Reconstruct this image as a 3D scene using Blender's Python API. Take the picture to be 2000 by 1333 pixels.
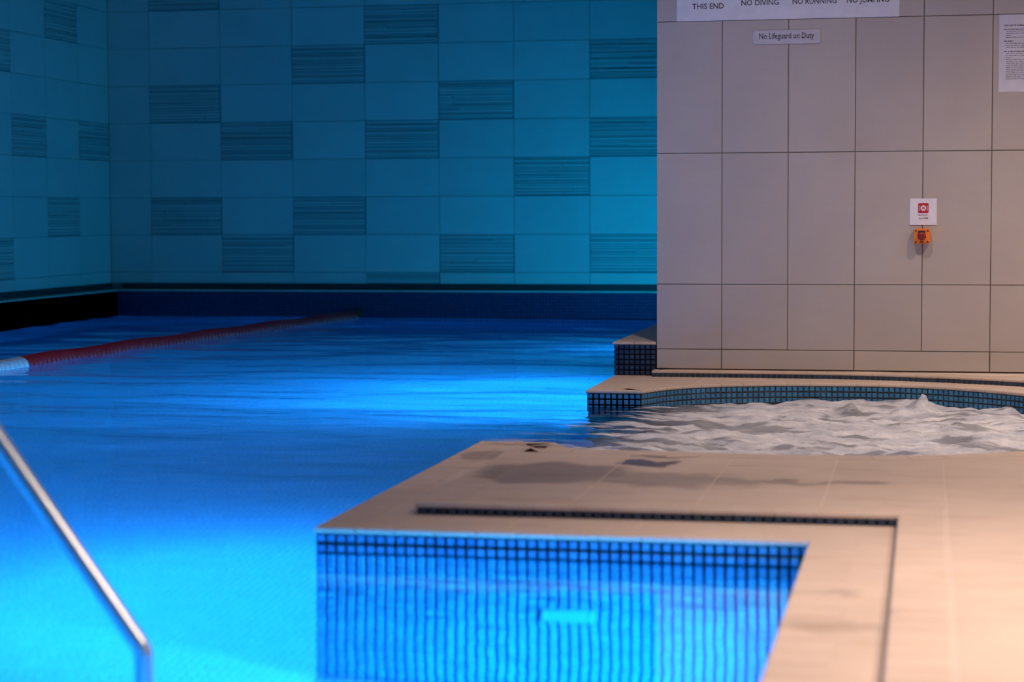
import bpy, bmesh, math, random
from mathutils import Vector, Matrix, noise

random.seed(7)
for o in list(bpy.data.objects):
    bpy.data.objects.remove(o, do_unlink=True)
scene = bpy.context.scene
COL = scene.collection

# ------------------------------------------------------------------ camera
cd = bpy.data.cameras.new('camera')
cam = bpy.data.objects.new('camera', cd)
COL.objects.link(cam)
cd.sensor_width = 36.0
cd.lens = 71.68
cd.clip_start = 0.05
_r = Vector((0.98003592, 0.19877956, -0.00403429))
_u = Vector((-0.00861893, 0.06274819, 0.99799217))
_f = Vector((-0.19863359, 0.97803341, -0.06320874))
cam.matrix_world = Matrix(((_r.x, _u.x, -_f.x, 0.0), (_r.y, _u.y, -_f.y, 0.0),
                           (_r.z, _u.z, -_f.z, 0.83), (0, 0, 0, 1)))
cd.dof.use_dof = True
cd.dof.focus_distance = 9.2
cd.dof.aperture_fstop = 3.2
scene.camera = cam

# ------------------------------------------------------------------ world, exposure
w = bpy.data.worlds.new('world')
scene.world = w
w.use_nodes = True
w.node_tree.nodes['Background'].inputs[0].default_value = (0.5, 0.6, 0.7, 1)
w.node_tree.nodes['Background'].inputs[1].default_value = 0.0
vs = scene.view_settings
vs.view_transform = 'Standard'
vs.look = 'None'
vs.exposure = 0.0
vs.gamma = 1.0
vs.use_curve_mapping = False
scene.cycles.use_denoising = True
scene.cycles.max_bounces = 10
scene.cycles.sample_clamp_indirect = 6.0

BLUE = (0.02, 0.42, 1.0)
TEAL = (0.0, 0.39, 0.93)
WARM = (1.0, 0.785, 0.685)
# pool lights: (x, y, z, power, beam angle), set in the pool walls and shining to -x; nearest and left-wall ones are added fill
POOL_LIGHTS = [(-0.255, 4.22, -0.90, 200.0, 179), (-1.45, 5.40, -0.62, 190.0, 178), (-1.42, 10.4, -0.60, 270.0, 150), (-1.42, 13.6, -0.70, 25.0, 150), (-0.255, 2.2, -0.55, 130.0, 170), (-6.45, 4.2, -0.60, 160.0, 165)]
# wall washer lamp standing on the pool surround, power
WASHERS = [(-1.32, 14.35, 0.235, 48.0)]
# ceiling downlights: x, y, power, beam angle; the one over the whirlpool's left half is added fill
DOWNLIGHTS = [(0.65, 3.8, 105.0, 84), (1.15, 7.7, 56.0, 128), (1.7, 2.9, 95.0, 140), (2.4, 7.7, 40.0, 140), (-0.6, 7.6, 31.0, 155), (-3.2, 8.0, 9.0, 165)]
CEIL = 2.9

# ------------------------------------------------------------------ materials
def new_mat(name):
    m = bpy.data.materials.new(name)
    m.use_nodes = True
    nt = m.node_tree
    return m, nt, nt.nodes, nt.links, nt.nodes['Principled BSDF']

def rgb(c):
    return (c[0], c[1], c[2], 1.0)

def mixc(N, L, fac, a, b, mode='MIX'):
    n = N.new('ShaderNodeMix')
    n.data_type = 'RGBA'
    n.blend_type = mode
    for sock, v in ((n.inputs[0], fac), (n.inputs[6], a), (n.inputs[7], b)):
        if isinstance(v, (int, float)):
            sock.default_value = v
        elif isinstance(v, tuple):
            sock.default_value = rgb(v)
        else:
            L.new(v, sock)
    return n.outputs[2]

def math_n(N, L, op, a, b=None, c=None):
    n = N.new('ShaderNodeMath')
    n.operation = op
    for i, v in enumerate((a, b, c)):
        if v is None:
            continue
        if isinstance(v, (int, float)):
            n.inputs[i].default_value = v
        else:
            L.new(v, n.inputs[i])
    return n.outputs[0]

def ramp(N, L, fac, p0, p1, c0=(0, 0, 0), c1=(1, 1, 1)):
    n = N.new('ShaderNodeValToRGB')
    n.color_ramp.elements[0].position = p0
    n.color_ramp.elements[1].position = p1
    n.color_ramp.elements[0].color = rgb(c0)
    n.color_ramp.elements[1].color = rgb(c1)
    L.new(fac, n.inputs[0])
    return n.outputs[0]

def position(N):
    return N.new('ShaderNodeNewGeometry').outputs['Position']

def scaled(N, L, vec, s):
    n = N.new('ShaderNodeVectorMath')
    n.operation = 'MULTIPLY'
    L.new(vec, n.inputs[0])
    n.inputs[1].default_value = s
    return n.outputs[0]

def noise_n(N, L, vec, scale, detail=4.0, rough=0.55):
    n = N.new('ShaderNodeTexNoise')
    n.inputs['Scale'].default_value = scale
    n.inputs['Detail'].default_value = detail
    n.inputs['Roughness'].default_value = rough
    L.new(vec, n.inputs['Vector'])
    return n.outputs[0]

def plain(name, col, rough=0.5, metal=0.0, spec=0.5):
    m, nt, N, L, b = new_mat(name)
    p = position(N)
    f = noise_n(N, L, p, 23.0, 3.0)
    c = mixc(N, L, f, tuple(x * 0.88 for x in col), tuple(min(1, x * 1.1) for x in col))
    L.new(c, b.inputs['Base Color'])
    b.inputs['Roughness'].default_value = rough
    b.inputs['Metallic'].default_value = metal
    b.inputs['Specular IOR Level'].default_value = spec
    return m

def tile_material(name, col, rough, vary=0.08, cloud=0.12):
    m, nt, N, L, b = new_mat(name)
    p = position(N)
    rnd = N.new('ShaderNodeObjectInfo').outputs['Random']
    f1 = noise_n(N, L, p, 3.1, 5.0, 0.6)
    f2 = noise_n(N, L, scaled(N, L, p, (6, 6, 30)), 1.0, 3.0)
    c = mixc(N, L, f1, tuple(x * (1 - cloud) for x in col), tuple(min(1, x * (1 + cloud)) for x in col))
    c = mixc(N, L, math_n(N, L, 'MULTIPLY', f2, 0.25), c, tuple(x * 0.8 for x in col))
    c = mixc(N, L, rnd, c, mixc(N, L, 1.0, c, (1 - vary, 1 - vary, 1 - vary * 0.9), 'MULTIPLY'))
    L.new(c, b.inputs['Base Color'])
    r = math_n(N, L, 'MULTIPLY_ADD', f1, 0.25, rough - 0.12)
    L.new(r, b.inputs['Roughness'])
    bp = N.new('ShaderNodeBump')
    bp.inputs['Strength'].default_value = 0.05
    bp.inputs['Distance'].default_value = 0.004
    L.new(noise_n(N, L, p, 40.0, 4.0), bp.inputs['Height'])
    L.new(bp.outputs[0], b.inputs['Normal'])
    return m

def deck_material(name, col):
    m, nt, N, L, b = new_mat(name)
    p = position(N)
    rnd = N.new('ShaderNodeObjectInfo').outputs['Random']
    f1 = noise_n(N, L, p, 2.3, 6.0, 0.62)
    f2 = noise_n(N, L, scaled(N, L, p, (2.2, 9.0, 4.0)), 1.6, 5.0, 0.6)
    c = mixc(N, L, f1, tuple(x * 0.72 for x in col), tuple(min(1, x * 1.2) for x in col))
    streak = ramp(N, L, f2, 0.55, 0.75)
    c = mixc(N, L, math_n(N, L, 'MULTIPLY', streak, 0.5), c, (col[0] * 0.62, col[1] * 0.5, col[2] * 0.42))
    c = mixc(N, L, math_n(N, L, 'MULTIPLY', rnd, 0.16), c, tuple(x * 0.7 for x in col))
    # wet marks left on the slabs: centre x, y, half sizes, strength
    wob = N.new('ShaderNodeTexNoise')
    wob.inputs['Scale'].default_value = 7.0
    wob.inputs['Detail'].default_value = 4.0
    L.new(p, wob.inputs['Vector'])
    wv = N.new('ShaderNodeVectorMath'); wv.operation = 'MULTIPLY_ADD'
    L.new(wob.outputs['Color'], wv.inputs[0])
    wv.inputs[1].default_value = (0.28, 0.34, 0.0)
    L.new(p, wv.inputs[2])
    wet = None
    for (cx, cy, rx, ry, k) in ((-0.80, 5.88, 0.13, 0.055, 1.0), (-0.78, 6.03, 0.12, 0.035, 0.7), (-0.34, 5.53, 0.30, 0.05, 0.55),
                                (-1.04, 5.62, 0.24, 0.26, 0.55), (-1.38, 6.22, 0.10, 0.16, 0.4), (-0.70, 5.50, 0.28, 0.16, 0.4),
                                (-1.30, 6.53, 0.16, 0.05, 0.45), (-0.2, 4.1, 0.12, 0.03, 0.3), (-0.17, 3.75, 0.12, 0.03, 0.2)):
        s = N.new('ShaderNodeVectorMath'); s.operation = 'SUBTRACT'
        L.new(wv.outputs[0], s.inputs[0])
        s.inputs[1].default_value = (cx + 0.14, cy + 0.17, 0)
        s2 = scaled(N, L, s.outputs[0], (1 / rx, 1 / ry, 0))
        ln = N.new('ShaderNodeVectorMath'); ln.operation = 'LENGTH'
        L.new(s2, ln.inputs[0])
        v = math_n(N, L, 'MULTIPLY', ramp(N, L, ln.outputs['Value'], 0.75, 1.25, (1, 1, 1), (0, 0, 0)), k)
        wet = v if wet is None else math_n(N, L, 'MAXIMUM', wet, v)
    c = mixc(N, L, wet, c, (col[0] * 0.22, col[1] * 0.2, col[2] * 0.2))
    L.new(c, b.inputs['Base Color'])
    r = math_n(N, L, 'MULTIPLY_ADD', wet, -0.3, 0.62)
    L.new(r, b.inputs['Roughness'])
    b.inputs['Specular IOR Level'].default_value = 0.3
    bp = N.new('ShaderNodeBump')
    bp.inputs['Strength'].default_value = 0.08
    bp.inputs['Distance'].default_value = 0.003
    L.new(noise_n(N, L, p, 60.0, 5.0), bp.inputs['Height'])
    L.new(bp.outputs[0], b.inputs['Normal'])
    return m

def mosaic_piece_material(name, ca, cb):
    m, nt, N, L, b = new_mat(name)
    rnd = N.new('ShaderNodeObjectInfo').outputs['Random']
    n = noise_n(N, L, position(N), 60.0, 3.0)
    c = mixc(N, L, rnd, ca, cb)
    c = mixc(N, L, math_n(N, L, 'MULTIPLY', n, 0.4), c, tuple(x * 0.6 for x in ca))
    L.new(c, b.inputs['Base Color'])
    b.inputs['Roughness'].default_value = 0.3
    return m

def mosaic_grid_material(name, ca, cb, grout, u_axis, pitch=0.025):
    """small square mosaic too fine or too deep to build: u_axis picks the two directions of the grid."""
    m, nt, N, L, b = new_mat(name)
    sep = N.new('ShaderNodeSeparateXYZ')
    L.new(position(N), sep.inputs[0])
    u = {'x': 0, 'y': 1}[u_axis[0]]
    v = {'y': 1, 'z': 2}[u_axis[1]]
    uu = math_n(N, L, 'DIVIDE', sep.outputs[u], pitch)
    vv = math_n(N, L, 'DIVIDE', sep.outputs[v], pitch)
    def edge(t):
        fr = math_n(N, L, 'FRACT', t)
        return math_n(N, L, 'ABSOLUTE', math_n(N, L, 'SUBTRACT', fr, 0.5))
    mx = math_n(N, L, 'MAXIMUM', edge(uu), edge(vv))
    g = math_n(N, L, 'GREATER_THAN', mx, 0.41)
    cb_n = N.new('ShaderNodeCombineXYZ')
    L.new(math_n(N, L, 'FLOOR', uu), cb_n.inputs[0])
    L.new(math_n(N, L, 'FLOOR', vv), cb_n.inputs[1])
    wn = N.new('ShaderNodeTexWhiteNoise')
    L.new(cb_n.outputs[0], wn.inputs['Vector'])
    c = mixc(N, L, wn.outputs['Value'], ca, cb)
    c = mixc(N, L, g, c, grout)
    L.new(c, b.inputs['Base Color'])
    b.inputs['Roughness'].default_value = 0.35
    return m

def water_nodes(N, L):
    p = position(N)
    n1 = noise_n(N, L, scaled(N, L, p, (1.0, 2.0, 1.0)), 1.6, 3.0, 0.5)
    n2 = noise_n(N, L, scaled(N, L, p, (3.0, 44.0, 1.0)), 1.0, 2.0, 0.5)
    sep = N.new('ShaderNodeSeparateXYZ')
    L.new(p, sep.inputs[0])
    mr = N.new('ShaderNodeMapRange')              # the sheltered near bay is calmer than open water
    mr.inputs['From Min'].default_value = 4.4
    mr.inputs['From Max'].default_value = 8.0
    mr.inputs['To Min'].default_value = 0.22
    mr.inputs['To Max'].default_value = 1.0
    L.new(sep.outputs[1], mr.inputs['Value'])
    h = math_n(N, L, 'MULTIPLY_ADD', n2, 0.055, math_n(N, L, 'MULTIPLY', n1, mr.outputs[0]))
    bp = N.new('ShaderNodeBump')
    bp.inputs['Strength'].default_value = 1.0
    bp.inputs['Distance'].default_value = 0.011
    L.new(h, bp.inputs['Height'])
    return bp.outputs[0]

def water_material(name):
    m, nt, N, L, b = new_mat(name)
    N.remove(b)
    out = N['Material Output']
    g = N.new('ShaderNodeBsdfGlass')
    g.inputs['IOR'].default_value = 1.333
    g.inputs['Roughness'].default_value = 0.03
    g.inputs['Color'].default_value = (0.90, 0.97, 1.0, 1)
    L.new(water_nodes(N, L), g.inputs['Normal'])
    L.new(g.outputs[0], out.inputs['Surface'])
    return m

def foam_material(name):
    m, nt, N, L, b = new_mat(name)
    out = N['Material Output']
    g = N.new('ShaderNodeBsdfGlass')
    g.inputs['IOR'].default_value = 1.333
    g.inputs['Roughness'].default_value = 0.04
    g.inputs['Color'].default_value = (0.90, 0.97, 1.0, 1)
    nrm = water_nodes(N, L)
    L.new(nrm, g.inputs['Normal'])
    p = position(N)
    b.inputs['Roughness'].default_value = 0.45
    b.inputs['Subsurface Weight'].default_value = 0.25
    b.inputs['Subsurface Radius'].default_value = (0.03, 0.03, 0.03)
    b.inputs['Subsurface Scale'].default_value = 0.5
    fn = noise_n(N, L, scaled(N, L, p, (5, 9, 20)), 1.3, 7.0, 0.7)
    c = mixc(N, L, ramp(N, L, fn, 0.35, 0.62), (0.50, 0.52, 0.58), (0.95, 0.94, 0.96))
    L.new(c, b.inputs['Base Color'])
    bp = N.new('ShaderNodeBump')
    bp.inputs['Strength'].default_value = 1.0
    bp.inputs['Distance'].default_value = 0.012
    L.new(noise_n(N, L, scaled(N, L, p, (30, 42, 50)), 2.4, 8.0, 0.72), bp.inputs['Height'])
    L.new(bp.outputs[0], b.inputs['Normal'])
    at = N.new('ShaderNodeAttribute')
    at.attribute_name = 'foam'
    n1 = noise_n(N, L, scaled(N, L, p, (1.2, 3.6, 1.0)), 1.9, 7.0, 0.6)
    t = math_n(N, L, 'ADD', at.outputs['Fac'], math_n(N, L, 'MULTIPLY_ADD', n1, 4.4, -2.4))
    fac = ramp(N, L, t, 0.28, 0.72)
    fac = math_n(N, L, 'MULTIPLY', fac, ramp(N, L, at.outputs['Fac'], 0.03, 0.25))
    milky = math_n(N, L, 'MULTIPLY', ramp(N, L, at.outputs['Fac'], 0.35, 0.95), 0.46)
    fac = math_n(N, L, 'MAXIMUM', fac, milky)
    ms = N.new('ShaderNodeMixShader')
    L.new(fac, ms.inputs[0])
    L.new(g.outputs[0], ms.inputs[1])
    L.new(b.outputs[0], ms.inputs[2])
    L.new(ms.outputs[0], out.inputs['Surface'])
    return m

def emissive(name, col, strength):
    m, nt, N, L, b = new_mat(name)
    b.inputs['Base Color'].default_value = rgb(col)
    b.inputs['Emission Color'].default_value = rgb(col)
    b.inputs['Emission Strength'].default_value = strength
    return m

M_WALL = tile_material('hall_tile', (0.46, 0.455, 0.375), 0.45)
M_RIB = tile_material('hall_ribbed_tile', (0.43, 0.425, 0.35), 0.55)
M_RIB_BACK = plain('ribbed_tile_joint', (0.15, 0.15, 0.15), 0.9)
M_SPA = tile_material('spa_wall_tile', (0.49, 0.42, 0.355), 0.40, 0.06, 0.10)
M_GROUT_DARK = plain('dark_grout', (0.13, 0.095, 0.085), 0.9)
M_GROUT_HALL = plain('hall_grout', (0.17, 0.16, 0.15), 0.9)
M_DECK = deck_material('deck_tile', (0.60, 0.468, 0.37))
M_GROUT_PALE = plain('pale_grout', (0.66, 0.55, 0.465), 0.9)
M_GROUT_STEP = plain('grey_grout', (0.12, 0.11, 0.11), 0.9)
M_GROUT_NAVY = plain('navy_grout', (0.008, 0.012, 0.03), 0.8, 0.0, 0.1)
M_MOS = mosaic_piece_material('blue_mosaic', (0.03, 0.17, 0.36), (0.05, 0.27, 0.48))
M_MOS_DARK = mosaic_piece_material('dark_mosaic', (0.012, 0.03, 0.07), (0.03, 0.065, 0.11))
GR = (0.012, 0.03, 0.10)
M_BASIN_XZ = mosaic_grid_material('basin_mosaic_cross', (0.05, 0.26, 0.55), (0.08, 0.36, 0.66), GR, 'xz')
M_BASIN_YZ = mosaic_grid_material('basin_mosaic_long', (0.05, 0.26, 0.55), (0.08, 0.36, 0.66), GR, 'yz')
M_BASIN_XY = mosaic_grid_material('basin_mosaic_floor', (0.16, 0.42, 0.72), (0.22, 0.50, 0.78), (0.07, 0.22, 0.46), 'xy')
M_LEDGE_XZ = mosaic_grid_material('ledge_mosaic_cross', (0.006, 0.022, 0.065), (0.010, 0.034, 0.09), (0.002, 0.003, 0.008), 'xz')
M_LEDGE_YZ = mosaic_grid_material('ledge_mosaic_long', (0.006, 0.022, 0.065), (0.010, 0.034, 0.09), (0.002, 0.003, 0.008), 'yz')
M_WATER = water_material('pool_water')
M_FOAM = foam_material('spa_foam')
M_STEEL = plain('brushed_steel', (0.76, 0.84, 0.86), 0.34, 1.0)
M_DARKSTRIP = plain('dark_strip', (0.02, 0.02, 0.02), 0.6)
M_CEIL = plain('ceiling_paint', (0.10, 0.098, 0.095), 0.9)
M_WHITE = plain('white_plastic', (0.80, 0.76, 0.80), 0.4)
M_SIGN = plain('white_acrylic', (0.72, 0.69, 0.70), 0.35)
M_SIGN2 = plain('pale_grey_acrylic', (0.56, 0.50, 0.50), 0.35)
M_PAPER = plain('laminated_paper', (0.66, 0.62, 0.66), 0.25)
M_INK = plain('black_ink', (0.035, 0.03, 0.035), 0.6)
M_INK_GREY = plain('grey_ink', (0.16, 0.14, 0.15), 0.6)
M_RED = plain('red_print', (0.52, 0.012, 0.015), 0.5)
M_PINKISH = plain('faded_red_print', (0.48, 0.10, 0.14), 0.5)
M_ORANGE = plain('orange_plastic', (0.95, 0.25, 0.015), 0.4)
M_BUTTON = plain('dark_red_plastic', (0.24, 0.012, 0.02), 0.35)
M_BLACK = plain('black_plastic', (0.02, 0.018, 0.018), 0.5)
M_FLOAT_RED = plain('red_float', (0.62, 0.006, 0.010), 0.45)
M_FLOAT_WHITE = plain('white_float', (0.80, 0.84, 0.80), 0.45)
M_CABLE = plain('steel_cable', (0.3, 0.3, 0.3), 0.4, 1.0)
M_PLATE = plain('teal_plastic', (0.025, 0.16, 0.24), 0.4)
M_LENS_BLUE = emissive('pool_light_lens', (0.1, 0.5, 1.0), 6.0)
M_LENS_TEAL = emissive('wall_washer_lens', (0.0, 0.5, 0.9), 4.0)
M_LENS_WARM = emissive('downlight_lens', (1.0, 0.8, 0.66), 12.0)

# ------------------------------------------------------------------ helpers
def tag(o, label=None, cat=None, group=None, kind=None):
    if label: o['label'] = label
    if cat: o['category'] = cat
    if group: o['group'] = group
    if kind: o['kind'] = kind
    return o

def link(name, me, parent=None, loc=None, rz=0.0):
    o = bpy.data.objects.new(name, me)
    COL.objects.link(o)
    if parent is not None:
        o.parent = parent
    if loc is not None:
        o.location = loc
    if rz:
        o.rotation_euler = (0, 0, rz)
    return o

def mesh(name, verts, faces, mat, smooth=False):
    me = bpy.data.meshes.new(name)
    me.from_pydata(verts, [], faces)
    me.materials.append(mat)
    if smooth:
        me.polygons.foreach_set('use_smooth', [True] * len(me.polygons))
    me.update()
    return me

def empty(name, loc=(0, 0, 0)):
    o = bpy.data.objects.new(name, None)
    COL.objects.link(o)
    o.location = loc
    o.empty_display_size = 0.1
    return o

class MB:
    def __init__(s): s.v = []; s.f = []
    def box(s, x0, x1, y0, y1, z0, z1):
        n = len(s.v)
        s.v += [(x0, y0, z0), (x1, y0, z0), (x1, y1, z0), (x0, y1, z0), (x0, y0, z1), (x1, y0, z1), (x1, y1, z1), (x0, y1, z1)]
        s.f += [tuple(n + i for i in q) for q in ((0, 3, 2, 1), (4, 5, 6, 7), (0, 1, 5, 4), (1, 2, 6, 5), (2, 3, 7, 6), (3, 0, 4, 7))]
        return s
    def quad(s, a, b, c, d):
        n = len(s.v); s.v += [a, b, c, d]; s.f.append((n, n + 1, n + 2, n + 3)); return s
    def face_tile(s, x0, x1, z0, z1, d, ch, yb=0.0):
        """pillowed tile whose front looks to -y; yb is the back plane, d its depth."""
        n = len(s.v)
        s.v += [(x0, yb, z0), (x1, yb, z0), (x1, yb, z1), (x0, yb, z1)]
        s.v += [(x0, yb - d + ch, z0), (x1, yb - d + ch, z0), (x1, yb - d + ch, z1), (x0, yb - d + ch, z1)]
        s.v += [(x0 + ch, yb - d, z0 + ch), (x1 - ch, yb - d, z0 + ch), (x1 - ch, yb - d, z1 - ch), (x0 + ch, yb - d, z1 - ch)]
        for i in range(4):
            j = (i + 1) % 4
            s.f += [(n + i, n + j, n + 4 + j, n + 4 + i), (n + 4 + i, n + 4 + j, n + 8 + j, n + 8 + i)]
        s.f.append((n + 8, n + 9, n + 10, n + 11))
        return s
    def revolve(s, prof, axis='x', seg=20, org=(0, 0, 0)):
        """profile of (along, radius) turned about an axis; closed at the ends."""
        n = len(s.v)
        for a, r in prof:
            for k in range(seg):
                t = 2 * math.pi * k / seg
                c, d = r * math.cos(t), r * math.sin(t)
                p = {'x': (a, c, d), 'y': (c, a, d), 'z': (c, d, a)}[axis]
                s.v.append((p[0] + org[0], p[1] + org[1], p[2] + org[2]))
        for i in range(len(prof) - 1):
            for k in range(seg):
                k2 = (k + 1) % seg
                s.f.append((n + i * seg + k, n + i * seg + k2, n + (i + 1) * seg + k2, n + (i + 1) * seg + k))
        s.f.append(tuple(n + k for k in range(seg))[::-1])
        s.f.append(tuple(n + (len(prof) - 1) * seg + k for k in range(seg)))
        return s
    def build(s, name, mat, parent=None, smooth=False, loc=None, rz=0.0):
        me = mesh(name, s.v, s.f, mat, smooth)
        bm = bmesh.new(); bm.from_mesh(me)
        bmesh.ops.recalc_face_normals(bm, faces=bm.faces)
        bm.to_mesh(me); bm.free()
        return link(name, me, parent, loc, rz)

def extrude_poly(name, pts, z0, z1, mat, parent=None):
    """a flat polygon (any outline) given thickness."""
    bm = bmesh.new()
    top = [bm.verts.new((x, y, z1)) for x, y in pts]
    bot = [bm.verts.new((x, y, z0)) for x, y in pts]
    n = len(pts)
    ft = bm.faces.new(top)
    fb = bm.faces.new(bot[::-1])
    for i in range(n):
        j = (i + 1) % n
        bm.faces.new((top[i], bot[i], bot[j], top[j]))
    bmesh.ops.recalc_face_normals(bm, faces=bm.faces)
    bmesh.ops.triangulate(bm, faces=[ft, fb])
    me = bpy.data.meshes.new(name)
    bm.to_mesh(me); bm.free()
    me.materials.append(mat)
    return link(name, me, parent)

def clip(poly, x0, x1, y0, y1):
    for ax, lim, keep_less in ((0, x0, False), (0, x1, True), (1, y0, False), (1, y1, True)):
        out = []
        for i in range(len(poly)):
            a, b = poly[i - 1], poly[i]
            ia = a[ax] <= lim if keep_less else a[ax] >= lim
            ib = b[ax] <= lim if keep_less else b[ax] >= lim
            if ia != ib:
                t = (lim - a[ax]) / (b[ax] - a[ax])
                out.append((a[0] + t * (b[0] - a[0]), a[1] + t * (b[1] - a[1])))
            if ib:
                out.append(b)
        poly = out
        if len(poly) < 3:
            return []
    res = []
    for q in poly:
        if not res or (abs(q[0] - res[-1][0]) + abs(q[1] - res[-1][1])) > 1e-4:
            res.append(q)
    if len(res) > 2 and (abs(res[0][0] - res[-1][0]) + abs(res[0][1] - res[-1][1])) < 1e-4:
        res.pop()
    return res

def area(p):
    return 0.5 * abs(sum(p[i - 1][0] * p[i][1] - p[i][0] * p[i - 1][1] for i in range(len(p))))

def catmull(pts, n=6):
    out = []
    P = [pts[0]] + list(pts) + [pts[-1]]
    for i in range(1, len(P) - 2):
        for k in range(n):
            t = k / n
            q = []
            for a in (0, 1):
                p0, p1, p2, p3 = P[i - 1][a], P[i][a], P[i + 1][a], P[i + 2][a]
                q.append(0.5 * (2 * p1 + (p2 - p0) * t + (2 * p0 - 5 * p1 + 4 * p2 - p3) * t * t + (3 * p1 - p0 - 3 * p2 + p3) * t ** 3))
            out.append(tuple(q))
    out.append(tuple(pts[-1]))
    return out

def rnorm(a, b):
    dx, dy = b[0] - a[0], b[1] - a[1]
    l = math.hypot(dx, dy)
    return (dy / l, -dx / l)

def mitre(pts, i):
    if i == 0: return rnorm(pts[0], pts[1])
    if i == len(pts) - 1: return rnorm(pts[-2], pts[-1])
    a, b = rnorm(pts[i - 1], pts[i]), rnorm(pts[i], pts[i + 1])
    k = 1 + a[0] * b[0] + a[1] * b[1]
    return ((a[0] + b[0]) / k, (a[1] + b[1]) / k)

def offset(pts, d):
    return [(pts[i][0] + d * mitre(pts, i)[0], pts[i][1] + d * mitre(pts, i)[1]) for i in range(len(pts))]

def runs(pts, ang=0.4):
    """cut a path at its sharp corners: list of (first, last) vertex indices."""
    cuts = [0]
    for i in range(1, len(pts) - 1):
        a, b = rnorm(pts[i - 1], pts[i]), rnorm(pts[i], pts[i + 1])
        if math.acos(max(-1, min(1, a[0] * b[0] + a[1] * b[1]))) > ang:
            cuts.append(i)
    cuts.append(len(pts) - 1)
    return list(zip(cuts[:-1], cuts[1:]))

def nosing(pts, top, depth, mat, parent, length=0.1, thick=0.014, nose=0.006, over=0.006, keep=None):
    """row of bull-nosed edge tiles along a path, land on its right-hand side."""
    g = 0.0011
    prof = [(depth, top - thick), (-over + 0.002, top - thick), (-over, top - thick + 0.003), (-over, top - nose),
            (-over + nose * 0.3, top - nose * 0.3), (-over + nose, top), (depth, top)]
    for i0, i1 in runs(pts):
        acc = [0.0]
        for i in range(i0, i1):
            acc.append(acc[-1] + math.dist(pts[i], pts[i + 1]))
        tot = acc[-1]
        n = max(1, round(tot / length))
        for k in range(n):
            s0, s1 = tot * k / n, tot * (k + 1) / n
            smp = []
            def at(s, corner=None):
                if corner is not None:
                    return pts[corner], mitre(pts, corner)
                j = 0
                while j < len(acc) - 2 and acc[j + 1] < s: j += 1
                a, b = pts[i0 + j], pts[i0 + j + 1]
                t = (s - acc[j]) / (acc[j + 1] - acc[j])
                return (a[0] + t * (b[0] - a[0]), a[1] + t * (b[1] - a[1])), rnorm(a, b)
            smp.append(at(0, i0) if k == 0 else at(s0 + g))
            for j in range(1, len(acc) - 1):
                if s0 + 2 * g < acc[j] < s1 - 2 * g:
                    smp.append((pts[i0 + j], mitre(pts, i0 + j)))
            smp.append(at(0, i1) if k == n - 1 else at(s1 - g))
            if keep and not keep(smp[0][0]):
                continue
            V, F, m = [], [], len(prof)
            for (p, nm) in smp:
                for d, z in prof:
                    V.append((p[0] + nm[0] * d, p[1] + nm[1] * d, z))
            for a in range(len(smp) - 1):
                for c in range(m):
                    c2 = (c + 1) % m
                    F.append((a * m + c, a * m + c2, (a + 1) * m + c2, (a + 1) * m + c))
            F.append(tuple(range(m))[::-1])
            F.append(tuple((len(smp) - 1) * m + c for c in range(m)))
            mb = MB(); mb.v = V; mb.f = F
            mb.build('edge_tile', mat, parent)

MOSAIC = {}
def mosaic_mesh(mat, w=0.0185, h=0.0185):
    k = (mat.name, w, h)
    if k not in MOSAIC:
        mb = MB().face_tile(-w / 2, w / 2, -h / 2, h / 2, 0.0045, 0.0018)
        MOSAIC[k] = mesh('mosaic_tile', mb.v, mb.f, mat)
    return MOSAIC[k]

def mosaic_row(pts, z_rows, mat, parent, pitch=0.025, keep=None):
    """single mosaic pieces along a path whose free side is its left-hand side."""
    for i0, i1 in runs(pts):
        acc = [0.0]
        for i in range(i0, i1):
            acc.append(acc[-1] + math.dist(pts[i], pts[i + 1]))
        n = max(1, int(round(acc[-1] / pitch)))
        for k in range(n):
            s = acc[-1] * (k + 0.5) / n
            j = 0
            while j < len(acc) - 2 and acc[j + 1] < s: j += 1
            a, b = pts[i0 + j], pts[i0 + j + 1]
            t = (s - acc[j]) / (acc[j + 1] - acc[j])
            p = (a[0] + t * (b[0] - a[0]), a[1] + t * (b[1] - a[1]))
            if keep and not keep(p): continue
            nr = rnorm(a, b)                      # towards the land; the piece looks the other way
            rz = math.atan2(-nr[1], -nr[0]) + math.pi / 2
            for z in z_rows:
                link('mosaic_tile', mosaic_mesh(mat), parent, (p[0], p[1], z), rz)

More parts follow.
